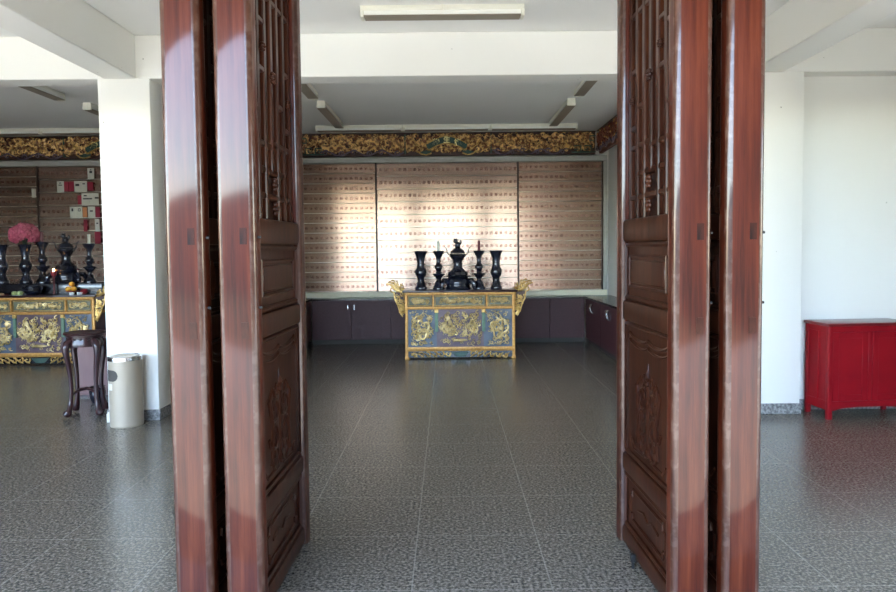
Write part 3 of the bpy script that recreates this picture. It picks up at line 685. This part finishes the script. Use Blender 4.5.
# ================================================================== black altar vessels
def vase_at(loc, label, s=1.0):
    t = MB().lathe([(0.0, 0), (0.085, 0), (0.092, 0.02), (0.085, 0.045), (0.070, 0.06), (0.062, 0.10), (0.050, 0.125), (0.048, 0.15), (0.056, 0.185), (0.080, 0.22), (0.092, 0.26), (0.084, 0.30), (0.066, 0.33), (0.058, 0.36), (0.056, 0.42), (0.066, 0.48), (0.082, 0.535), (0.100, 0.575), (0.106, 0.588), (0.094, 0.590), (0.06, 0.50), (0.0, 0.48)], seg=28)
    for z, r in ((0.148, 0.053), (0.315, 0.062)):
        t.lathe([(r - 0.008, z - 0.01), (r + 0.004, z - 0.004), (r + 0.004, z + 0.004), (r - 0.008, z + 0.01)], seg=28)
    o = t.build('altar_vase', ['porcelain']); o.location = loc; o.scale = (s, s, s)
    return tag(o, label, 'vase', 'black altar vases')
def candlestick_at(loc, label, candle, clabel, s=1.0):
    p = [(0.0, 0), (0.092, 0), (0.095, 0.018), (0.082, 0.05), (0.062, 0.075), (0.055, 0.12), (0.035, 0.135), (0.034, 0.16), (0.06, 0.195), (0.095, 0.235), (0.097, 0.245), (0.085, 0.247), (0.045, 0.25), (0.036, 0.275), (0.045, 0.30), (0.064, 0.325), (0.066, 0.35), (0.05, 0.375), (0.034, 0.40), (0.034, 0.46), (0.045, 0.50), (0.078, 0.555), (0.088, 0.585), (0.085, 0.59), (0.03, 0.565), (0.0, 0.565)]
    o = MB().lathe(p, seg=28).build('candlestick', ['porcelain']); o.location = loc; o.scale = (s, s, s)
    tag(o, label, 'candlestick', 'black candlesticks')
    if candle:
        c = thing('candle', (loc[0], loc[1], loc[2] + 0.567 * s), clabel, 'candle', 'altar candles')
        h = 0.165 * s
        MB().lathe([(0.0, 0), (0.021, 0), (0.021, h), (0.017, h + 0.003), (0, h + 0.003)], seg=14).build('wax', [candle], c)
        MB().tube([(0, 0, h), (0.001, 0, h + 0.018)], 0.0025, 5).build('wick', ['ink'], c)
    return o
def censer_at(loc, label, s=1.0):
    t = thing('incense_burner', loc, label, 'incense burner', 'black incense burners'); t.scale = (s, s, s)
    p = [(0.0, 0), (0.19, 0), (0.20, 0.02), (0.18, 0.045), (0.175, 0.06), (0.185, 0.09), (0.185, 0.12), (0.165, 0.16), (0.150, 0.185), (0.205, 0.20), (0.21, 0.212), (0.16, 0.225), (0.155, 0.245), (0.15, 0.268), (0.125, 0.28), (0.085, 0.31), (0.068, 0.34), (0.066, 0.40), (0.072, 0.44), (0.098, 0.475), (0.122, 0.50), (0.126, 0.525), (0.112, 0.545), (0.0, 0.55)]
    MB().lathe(p, seg=32).build('body', ['porcelain'], t)
    for k in range(4):
        a = (0.44, PI - 0.44, PI + 0.44, -0.44)[k]; c, sn = math.cos(a), math.sin(a)
        MB().tube([(0.15 * c, 0.15 * sn, 0.13), (0.23 * c, 0.23 * sn, 0.13), (0.275 * c, 0.275 * sn, 0.07), (0.27 * c, 0.27 * sn, 0.02), (0.295 * c, 0.295 * sn, 0.012)], [0.03, 0.045, 0.035, 0.026, 0.012], 8).build('foot', ['porcelain'], t)
    lid = MB().lathe([(0.0, 0.55), (0.108, 0.55), (0.112, 0.56), (0.095, 0.59), (0.06, 0.62), (0.04, 0.635), (0.0, 0.64)], seg=28).build('lid', ['porcelain'], t)
    m = MB()   # seated guardian lion knob
    m.ball((0, 0, 0.675), (0.045, 0.04, 0.05)); m.ball((-0.03, -0.012, 0.735), (0.036, 0.033, 0.036)); m.ball((-0.055, -0.03, 0.727), (0.018, 0.018, 0.015))
    m.ball((0.045, 0.01, 0.715), (0.02, 0.018, 0.035))
    for x in (-0.03, 0.028): m.tube([(x, -0.03, 0.69), (x, -0.045, 0.64)], [0.016, 0.013], 8)
    for q in (-0.052, -0.01): m.ball((q, 0.0, 0.768), (0.011, 0.008, 0.012), 8, 5)
    m.build('lion_knob', ['porcelain'], lid)
    for sg in (-1, 1):
        MB().tube([(sg * 0.115, 0, 0.52), (sg * 0.145, 0, 0.535), (sg * 0.160, 0, 0.565), (sg * 0.165, 0, 0.60), (sg * 0.18, 0, 0.635), (sg * 0.21, 0, 0.66)], [0.009, 0.009, 0.009, 0.008, 0.008, 0.004], 7).build('handle', ['porcelain'], t)
    return t
yv = 10.66
vase_at((-0.412, yv, 1.031), 'black flared vase at the left end of the central altar table')
candlestick_at((-0.141, yv, 1.031), 'black candlestick on the central altar table holding a pale candle', 'candle_white', 'short pale candle on the central altar table')
censer_at((0.152, yv, 1.031), 'large black lidded incense burner in the middle of the central altar table')
candlestick_at((0.475, yv, 1.031), 'black candlestick on the central altar table holding a dark red candle', 'candle_red', 'dark red candle on the central altar table')
vase_at((0.735, yv, 1.031), 'black flared vase at the right end of the central altar table')

# ------------------------------------------------------------------ the side altar's vessels and offerings
ax, ay = -6.0, 10.52
tag(MB().box(ax - 0.82, ax + 0.82, ay - 0.06, ay + 0.27, 1.0, 1.19, 0.008, 2).build('altar_riser', ['black']), 'low black riser lifting the vessels on the altar with pink flowers', 'riser')
zr = 1.19; yr = ay + 0.10
vase_at((ax - 0.40, yr, zr), 'black flared vase filled with pink flowers')
vase_at((ax - 0.76, yr, zr), 'empty black flared vase cut by the left picture edge')
candlestick_at((ax - 0.14, yr, zr), 'black candlestick with a red candle, between pink flowers and the glowing lamp', 'candle_red', 'red candle just right of the pink flowers', 1.06)
censer_at((ax + 0.22, yr, zr), 'black lidded incense burner on the left altar, behind the oranges', 0.97)
candlestick_at((ax + 0.57, yr, zr), 'black candlestick with a pale candle, nearest the white pillar', 'candle_white', 'pale candle nearest the white pillar on the left altar', 1.0)
def bouquet(loc, label, r, mats, n):
    t = thing('flower_bouquet', loc, label, 'flowers', 'altar bouquets')
    lf = MB()
    for k in range(16):
        a = k * 2.4; el = 0.2 + 0.9 * random.random()
        d = Vector((math.cos(a) * math.cos(el), math.sin(a) * math.cos(el), math.sin(el)))
        lf.tube([Vector((0, 0, -0.17)), d * r * 0.5 + Vector((0, 0, 0.02)), d * r * 0.95], [0.006, 0.005, 0.004], 5)
        q = d * r * 0.95
        lf.ball(q, (0.035, 0.03, 0.02), 7, 5)
    lf.build('leaves', ['leaf'], t)
    for k in range(n):
        u = (k + 0.5) / n; el = math.asin(1 - 1.5 * u); a = k * 2.39996
        d = Vector((math.cos(a) * math.cos(el), math.sin(a) * math.cos(el), math.sin(el) * 0.85))
        b = MB(); rr = random.uniform(0.038, 0.055)
        b.ball((0, 0, 0), (rr * 0.6,) * 3, 8, 6)
        z = d.normalized(); x = z.orthogonal().normalized(); y = z.cross(x)
        for ring, cnt, ra in ((0.55, 6, 0.5), (0.15, 8, 0.85)):
            for i in range(cnt):
                aa = i * 2 * PI / cnt
                b.ball(z * rr * ring + (x * math.cos(aa) + y * math.sin(aa)) * rr * ra, (rr * 0.42,) * 3, 6, 4)
        o = b.build('bloom', [mats[(k * 7) % len(mats)]], t); o.location = d * r + Vector((0, 0, 0.03))
    return t
bouquet((ax - 0.40, yr, zr + 0.70), 'bouquet of pink and cream flowers on the left altar', 0.17, ['pink', 'pink', 'salmon', 'pink', 'cream', 'pink', 'salmon'], 30)
# glowing red altar lamp
t = thing('altar_lamp', (ax + 0.14, ay - 0.115, 1.0), 'small glowing red lamp between incense bowl and oranges on left altar', 'lamp')
MB().lathe([(0, 0), (0.045, 0), (0.045, 0.012), (0.015, 0.03), (0.012, 0.27), (0.03, 0.31), (0, 0.31)], seg=16).build('stem', ['candle_red'], t)
MB().lathe([(0, 0.31), (0.03, 0.31), (0.042, 0.34), (0.038, 0.37), (0, 0.37)], seg=16).build('cup', ['wine'], t)
MB().lathe([(0, 0.371), (0.012, 0.375), (0.016, 0.392), (0.007, 0.412), (0, 0.42)], seg=12).build('flame', ['flame'], t)
# round black burner in front
t = thing('incense_bowl', (ax - 0.135, ay - 0.20, 1.0), 'round glossy black incense bowl at the front of the left altar', 'incense bowl'); t.scale = (0.87, 0.87, 1.0)
MB().lathe([(0, 0), (0.09, 0), (0.10, 0.015), (0.085, 0.03), (0.13, 0.06), (0.15, 0.095), (0.14, 0.135), (0.115, 0.15), (0.125, 0.165), (0.108, 0.165), (0.10, 0.14), (0, 0.135)], seg=28).build('bowl', ['porcelain'], t)
for sg in (-1, 1): MB().tube([(sg * 0.14, 0, 0.11), (sg * 0.17, 0, 0.13), (sg * 0.165, 0, 0.165), (sg * 0.135, 0, 0.15)], 0.011, 7).build('handle', ['porcelain'], t)
# plates of offerings
def plate(loc, r, m, label):
    return tag(MB().lathe([(0, 0), (r * 0.55, 0), (r * 0.6, 0.008), (r, 0.028), (r, 0.032), (r * 0.6, 0.014), (0, 0.012)], seg=24).build('offering_plate', [m], None, loc), label, 'plate', 'offering plates')
px, py = ax - 0.36, ay - 0.18
plate((px, py, 1.0), 0.12, 'cup', 'pale plate of pale green fruit at the front of the left altar')
for k, (dx, dy, dz) in enumerate(((-0.045, -0.02, 0), (0.04, -0.025, 0), (0.0, 0.045, 0))):
    tag(MB().lathe([(0, 0), (0.03, 0.006), (0.042, 0.035), (0.03, 0.065), (0.008, 0.07), (0, 0.066)], seg=16).build('green_fruit', ['fruit_green'], None, (px + dx, py + dy, 1.018 + dz)), 'pale green fruit on the plate beside the round incense bowl', 'fruit', 'pale green fruit on a plate')
px2 = ax - 0.64
plate((px2, py, 1.0), 0.12, 'wine', 'red plate of pastries at the left picture edge of the left altar')
for dx, dy in ((-0.045, -0.02), (0.045, -0.02), (0.0, 0.045)):
    tag(MB().lathe([(0, 0), (0.032, 0.003), (0.042, 0.018), (0.034, 0.036), (0, 0.042)], seg=16).build('pastry', ['bread'], None, (px2 + dx, py + dy, 1.018)), 'pale round pastry on the red plate of the left altar', 'pastry', 'pastries on the red plate')
ox, oy = ax + 0.41, ay - 0.13
tag(MB().lathe([(0, 0), (0.05, 0), (0.055, 0.01), (0.02, 0.025), (0.02, 0.05), (0.09, 0.075), (0.092, 0.082), (0.02, 0.066), (0, 0.066)], seg=22).build('offering_stand', ['wine'], None, (ox, oy, 1.0)), 'red footed dish under the pile of oranges', 'dish')
for k, (dx, dy, dz, w) in enumerate(((-0.041, -0.024, 0, 'left'), (0.041, -0.024, 0, 'right'), (0.0, 0.046, 0, 'rear'), (0.0, 0.0, 0.066, 'top'))):
    o = thing('orange', (ox + dx, oy + dy, 1.112 + dz), {'left': 'orange at the lower left of the small pile on the red dish', 'right': 'orange at the lower right of the small pile, above the cups', 'rear': 'orange at the back of the small pile, half hidden', 'top': 'topmost orange of the small pile on the left altar'}[w], 'orange', 'oranges on the left altar')
    MB().ball((0, 0, 0), (0.041, 0.041, 0.038), 16, 10).build('peel', ['orange'], o)
    MB().tube([(0, 0, 0.036), (0, 0, 0.041)], 0.004, 6).build('stem', ['leaf'], o)
for x, w in ((ax + 0.47, 'nearer the oranges'), (ax + 0.585, 'nearer the pillar')):
    tag(MB().lathe([(0, 0), (0.022, 0), (0.024, 0.008), (0.034, 0.03), (0.042, 0.065), (0.039, 0.066), (0.03, 0.03), (0, 0.012)], seg=18).build('offering_cup', ['cup'], None, (x, ay - 0.25, 1.0)), 'small white cup on the left altar, ' + w, 'cup', 'white offering cups')
tag(MB().lathe([(0, 0), (0.04, 0), (0.042, 0.006), (0.02, 0.02), (0.05, 0.06), (0.055, 0.085), (0.04, 0.105), (0.0, 0.11)], seg=18).build('red_jar', ['wine'], None, (ax + 0.57, ay - 0.10, 1.0)), 'small red jar behind the white cups on the left altar', 'jar')

# paper tags on the dim tablets
YT = 12.462
def paper(x0, x1, z0, z1, m, label, marks=()):
    o = thing('paper_tag', ((x0 + x1) / 2, YT, z0), label, 'paper tag', 'paper tags on the dim tablets')
    w = (x1 - x0) / 2; h = z1 - z0
    MB().box(-w, w, 0, 0.006, 0, h).build('sheet', [m], o)
    if marks:
        k = MB()
        for a, b, c, d in marks: k.box(-w + 2 * w * a, -w + 2 * w * b, -0.003, 0.0, h * c, h * d)
        k.build('black_mark', ['ink'], o)
def X(p): return (p - 448.0) * YT / 700
def Zt(p): return 1.64 + (251.3 - p) * YT / 700
P = lambda zx: 50 + zx / 9.87
Q = lambda zy: 165 + zy / 9.87
papers = [(405, 470, 20, 130, 'sticker', 'single white paper tag highest up beside the pillar', [(0.3, 0.7, 0.55, 0.75), (0.4, 0.6, 0.8, 0.9)]),
 (100, 168, 145, 258, 'sticker', 'white paper tag at the far left of the second row', [(0.25, 0.75, 0.62, 0.7), (0.35, 0.65, 0.8, 0.88)]),
 (170, 212, 150, 245, 'tag_red', 'red paper tag next to the far left white one', []),
 (218, 266, 150, 245, 'tag_red', 'red paper tag left of the white pair in the second row', []),
 (270, 332, 145, 255, 'sticker', 'white paper tag with a heavy black mark in the second row', [(0.2, 0.8, 0.55, 0.75)]),
 (334, 395, 145, 255, 'sticker', 'white paper tag right of the heavily marked one', [(0.3, 0.7, 0.7, 0.8)]),
 (400, 455, 155, 240, 'tag_red', 'red paper tag right of the white pair in the second row', []),
 (300, 336, 285, 375, 'tag_red', 'red paper tag starting the third row', []),
 (338, 412, 265, 385, 'sticker', 'white paper tag with a long black bar in the third row', [(0.2, 1.0, 0.5, 0.6), (0.3, 0.7, 0.75, 0.85)]),
 (414, 505, 265, 385, 'sticker', 'white paper tag touching the pillar in the third row', [(0.0, 0.3, 0.5, 0.6), (0.6, 1.0, 0.55, 0.68)]),
 (218, 276, 395, 510, 'sticker', 'white paper tag starting the fourth row', [(0.3, 0.6, 0.6, 0.85)]),
 (278, 340, 395, 510, 'sticker', 'white paper tag with a round mark in the fourth row', [(0.35, 0.75, 0.6, 0.66), (0.35, 0.75, 0.78, 0.84), (0.35, 0.42, 0.66, 0.78), (0.68, 0.75, 0.66, 0.78)]),
 (345, 385, 402, 498, 'tag_orange', 'orange paper tag in the fourth row', []),
 (395, 466, 395, 510, 'sticker', 'white paper tag right of the orange one', [(0.3, 0.7, 0.55, 0.68)]),
 (470, 512, 400, 500, 'tag_red', 'red paper tag touching the pillar in the fourth row', []),
 (350, 385, 522, 640, 'tag_red', 'red paper tag in the fifth row above the candlestick', []),
 (462, 505, 517, 640, 'sticker', 'lowest white paper tag touching the pillar', [(0.3, 0.7, 0.6, 0.7)]),
 (455, 512, 645, 760, 'tag_red', 'lowest red paper tag touching the pillar', [])]
for a, b, c, d, m, l, k in papers: paper(X(P(a)), X(P(b)), Zt(Q(d)), Zt(Q(c)), m, l, k)
paper(-7.355, -7.285, 2.63, 2.79, 'sticker', 'small white paper tag stuck alone on the dark post', [])

# ================================================================== plant stand, bin and bits by the left pillar
t = thing('plant_stand', (-3.69, 7.07, 0), 'dark rosewood plant stand with curved legs beside the beige bin', 'plant stand', None, R(14))
MB().lathe([(0, 0.80), (0.165, 0.80), (0.172, 0.806), (0.172, 0.815), (0.195, 0.822), (0.200, 0.832), (0.195, 0.842), (0.18, 0.845), (0.175, 0.838), (0, 0.838)], seg=36).build('top', ['wood_dark'], t)
ap = MB().lathe([(0.12, 0.70), (0.168, 0.705), (0.172, 0.73), (0.158, 0.76), (0.158, 0.80), (0.12, 0.80)], seg=36)
for k in range(16):
    a = k * PI / 8; ap.ball((0.160 * math.cos(a), 0.160 * math.sin(a), 0.78), (0.014, 0.014, 0.009), 6, 4)
ap.build('apron', ['wood_dark'], t)
for k in range(4):
    a = PI / 4 + k * PI / 2; c, s = math.cos(a), math.sin(a)
    prof = [(0.150, 0.77, 0.026), (0.185, 0.74, 0.032), (0.205, 0.69, 0.030), (0.198, 0.62, 0.024), (0.180, 0.52, 0.021), (0.165, 0.40, 0.018), (0.160, 0.28, 0.017), (0.168, 0.16, 0.018), (0.185, 0.08, 0.024), (0.205, 0.043, 0.034), (0.224, 0.042, 0.033), (0.242, 0.030, 0.018)]
    l = MB().tube([(r * c, r * s, z) for r, z, _ in prof], [q * 1.22 for _, _, q in prof], 10).build('leg', ['wood_dark'], t)
    MB().ball((0.205 * c, 0.205 * s, 0.67), (0.03, 0.03, 0.04), 10, 7).build('knee_carving', ['wood_dark'], l)
st = MB()
for k in range(4):
    a = PI / 4 + k * PI / 2; c, s = math.cos(a), math.sin(a)
    st.tube([(0.166 * c, 0.166 * s, 0.22), (0.10 * c, 0.10 * s, 0.255), (0, 0, 0.262)], [0.013, 0.013, 0.014], 7)
st.ball((0, 0, 0.265), (0.03, 0.03, 0.018))
st.build('stretcher', ['wood_dark'], t)

t = thing('litter_bin', (-3.075, 6.61, 0), 'beige cylindrical litter bin with chrome rim in front of the left pillar', 'litter bin', None, 0)
BR = 0.150
body = MB().lathe([(0, 0), (BR - 0.004, 0), (BR - 0.002, 0.012), (BR, 0.014), (BR, 0.625), (0, 0.626)], seg=48).build('body', ['bin'], t)
MB().lathe([(BR - 0.004, 0.625), (BR + 0.003, 0.627), (BR + 0.003, 0.660), (BR - 0.004, 0.668), (BR - 0.02, 0.668), (BR - 0.025, 0.655), (0, 0.655)], seg=48).build('rim', ['steel'], t)
MB().lathe([(0, 0.6555), (BR - 0.026, 0.6555), (BR - 0.026, 0.664), (0, 0.668)], seg=40).build('ash_tray', ['bin'], t)
def curved_patch(a0, a1, z0, z1, r, m, name, rounded=False, n=24):
    b = MB(); bm = b.bm; ring = []
    for i in range(n + 1):
        u = i / n; a = a0 + (a1 - a0) * u
        h = (z1 - z0) / 2; zc = (z0 + z1) / 2
        if rounded:
            L = abs(a1 - a0) * r; d = min(u, 1 - u) * L
            k = math.sqrt(max(0.0, 1 - (1 - min(d / h, 1)) ** 2)); hh = max(h * k, 0.002)
        else: hh = h
        ring.append([bm.verts.new((rr * math.cos(a), rr * math.sin(a), zc + q * hh)) for rr in (r - 0.004, r + 0.0015) for q in (-1, 1)])
    for p, q in zip(ring, ring[1:]):
        for i, j in ((0, 1), (1, 3), (3, 2), (2, 0)): bm.faces.new((p[i], p[j], q[j], q[i]))
    bm.faces.new((ring[0][0], ring[0][1], ring[0][3], ring[0][2])); bm.faces.new((ring[-1][0], ring[-1][1], ring[-1][3], ring[-1][2]))
    return b.build(name, [m], t)
curved_patch(R(190), R(268), 0.44, 0.545, BR, 'dark_hole', 'slot', True)
curved_patch(R(205), R(243), 0.355, 0.415, BR, 'sticker', 'sticker')
t = thing('white_carton', (-3.295, 6.72, 0), 'tiny white carton on the floor between plant stand and bin', 'carton', None, 0.2)
MB().box(-0.022, 0.022, -0.02, 0.02, 0, 0.085, 0.003, 1).build('box', ['sticker'], t)
MB().box(-0.016, 0.016, -0.012, 0.012, 0.085, 0.10, 0.004, 1).build('lid', ['sticker'], t)
# mauve cabinet glimpsed between the stand's legs
t = thing('side_cabinet', (-3.86, 8.05, 0), 'plain mauve brown cabinet seen between the plant stand legs', 'cabinet')
MB().box(-0.37, 0.37, -0.18, 0.18, 0.03, 0.70, 0.006, 1).build('body', ['mauve_wood'], t)
MB().box(-0.35, 0.35, -0.16, 0.16, 0.0, 0.03).build('plinth', ['wood_dark'], t)
for sg in (-1, 1):
    d = MB().box(min(sg * 0.005, sg * 0.355), max(sg * 0.005, sg * 0.355), -0.194, -0.18, 0.06, 0.67, 0.003, 1).build('door', ['mauve_wood'], t)
    MB().ball((sg * 0.04, -0.202, 0.42), 0.010, 8, 6).build('knob', ['iron'], d)
tag(MB().lathe([(0, 0), (0.055, 0), (0.075, 0.05), (0.085, 0.12), (0.075, 0.17), (0.085, 0.18), (0.07, 0.18), (0.06, 0.1), (0, 0.06)], seg=24).build('dark_pot', ['porcelain'], None, (-3.86, 7.62, 0)), 'dark glazed pot on the floor behind the plant stand', 'pot')

# ================================================================== red cabinet
t = thing('red_cabinet', (3.565, 6.525, 0), 'bright red painted cabinet with panel doors against the white wall', 'cabinet', None, R(5))
CW, CD, CH = 0.84, 0.375, 0.912
MB().box(-0.02, CW + 0.02, -0.02, CD, CH - 0.028, CH, 0.005, 2).build('top', ['red_top'], t)
c = MB().box(0.012, CW - 0.012, 0.018, CD - 0.004, 0.11, CH - 0.028)
c.build('body', ['red_paint'], t)
for x in (0.0, CW - 0.045):
    for y in (0.0, CD - 0.045):
        MB().box(x, x + 0.045, y, y + 0.045, 0.0, CH - 0.028, 0.005, 2, axis=2).build('leg', ['red_paint'], t)
def ap_front():
    pts = [(0.045, 0.17), (CW - 0.045, 0.17), (CW - 0.045, 0.08)]
    for i in range(13):
        u = i / 12; pts.append((CW - 0.045 - 0.03 - u * (CW - 0.15), 0.085 + 0.03 * math.sin(PI * u) ** 0.4))
    pts.append((0.045, 0.08)); return pts
MB().prism(ap_front(), 0.005, 0.02).build('apron', ['red_paint'], t)
MB().box(0.004, 0.018, 0.045, CD - 0.045, 0.085, 0.17, 0.003, 1).build('apron', ['red_paint'], t)
r = MB()
r.box(0.045, CW - 0.045, 0.004, 0.02, CH - 0.085, CH - 0.028, 0.003, 1)
r.box(0.002, 0.016, 0.045, CD - 0.045, CH - 0.085, CH - 0.028, 0.003, 1)
r.box(0.002, 0.016, CD / 2 - 0.02, CD / 2 + 0.02, 0.17, CH - 0.085, 0.003, 1)
r.box(CW / 2 - 0.02, CW / 2 + 0.02, 0.004, 0.02, 0.17, CH - 0.085, 0.003, 1)
r.build('frame', ['red_paint'], t)
for x0, x1, kx in ((0.047, CW / 2 - 0.022, 1), (CW / 2 + 0.022, CW - 0.047, -1)):
    d = MB()
    d.box(x0, x1, 0.008, 0.02, 0.172, CH - 0.087, 0.002, 1)
    for a, b, p, q in ((x0, x0 + 0.06, 0.172, CH - 0.087), (x1 - 0.06, x1, 0.172, CH - 0.087), (x0 + 0.06, x1 - 0.06, 0.172, 0.23), (x0 + 0.06, x1 - 0.06, CH - 0.145, CH - 0.087)):
        d.box(a, b, 0.004, 0.012, p, q, 0.002, 1)
    dd = d.build('door', ['red_paint'], t)

# ================================================================== fluorescent fittings
def fitting(loc, rz, L, label):
    t = thing('fluorescent_fitting', loc, label, 'ceiling light', 'fluorescent ceiling fittings', rz)
    MB().box(-L / 2, L / 2, -0.055, 0.055, -0.045, 0, 0.006, 2, axis=0).build('housing', ['lamp_body'], t)
    MB().prism([(-L / 2 + 0.03, -0.085), (L / 2 - 0.03, -0.085), (L / 2 - 0.03, -0.045), (-L / 2 + 0.03, -0.045)], -0.05, 0.05).build('diffuser', ['lamp_tube'], t)
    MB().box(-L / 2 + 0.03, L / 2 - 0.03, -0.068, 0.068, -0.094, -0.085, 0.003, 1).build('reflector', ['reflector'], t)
    for sg in (-1, 1):
        MB().box(sg * (L / 2 - 0.012) - 0.014, sg * (L / 2 - 0.012) + 0.014, -0.06, 0.06, -0.100, -0.040, 0.008, 2).build('end_cap', ['lamp_body'], t)
    return t
f0 = fitting((-0.025, 6.08, CZ), 0, 1.39, 'long fluorescent fitting on the ceiling in front of the white cross beam')
MB().box(-0.012, 0.012, -0.066, -0.055, -0.05, 0.0, 0.003, 1).build('cable_clip', ['lamp_body'], f0)
for x, l in ((-1.45, 'left fitting of the row above the gilt frieze'), (0.0, 'middle fitting of the row above the green ribbon frieze'), (1.45, 'right fitting of the row above the gilt frieze')):
    fitting((x, 11.75, CZ), 0, 1.44, 'fluorescent ' + l)
for x, s in ((-1.73, 'left'), (1.73, 'right')):
    fitting((x, 8.55, CZ), PI / 2, 1.40, 'fluorescent fitting just behind the cross beam, %s side of central room' % s)
    fitting((x, 10.62, CZ), PI / 2, 1.70, 'fluorescent fitting nearer the tablets, %s side of central room' % s)
for x, l in ((-7.45, 'fluorescent fitting above the dim frieze at the left picture edge'), (-6.0, 'fluorescent fitting above the dim frieze, nearer the pillar')):
    fitting((x, 11.75, CZ), 0, 1.44, l)
fitting((-5.0, 8.5, CZ), PI / 2, 1.40, 'fluorescent fitting over the left bay, just behind the beam')
fitting((-4.95, 10.6, CZ), PI / 2, 1.70, 'fluorescent fitting over the left bay, nearer the altar with flowers')
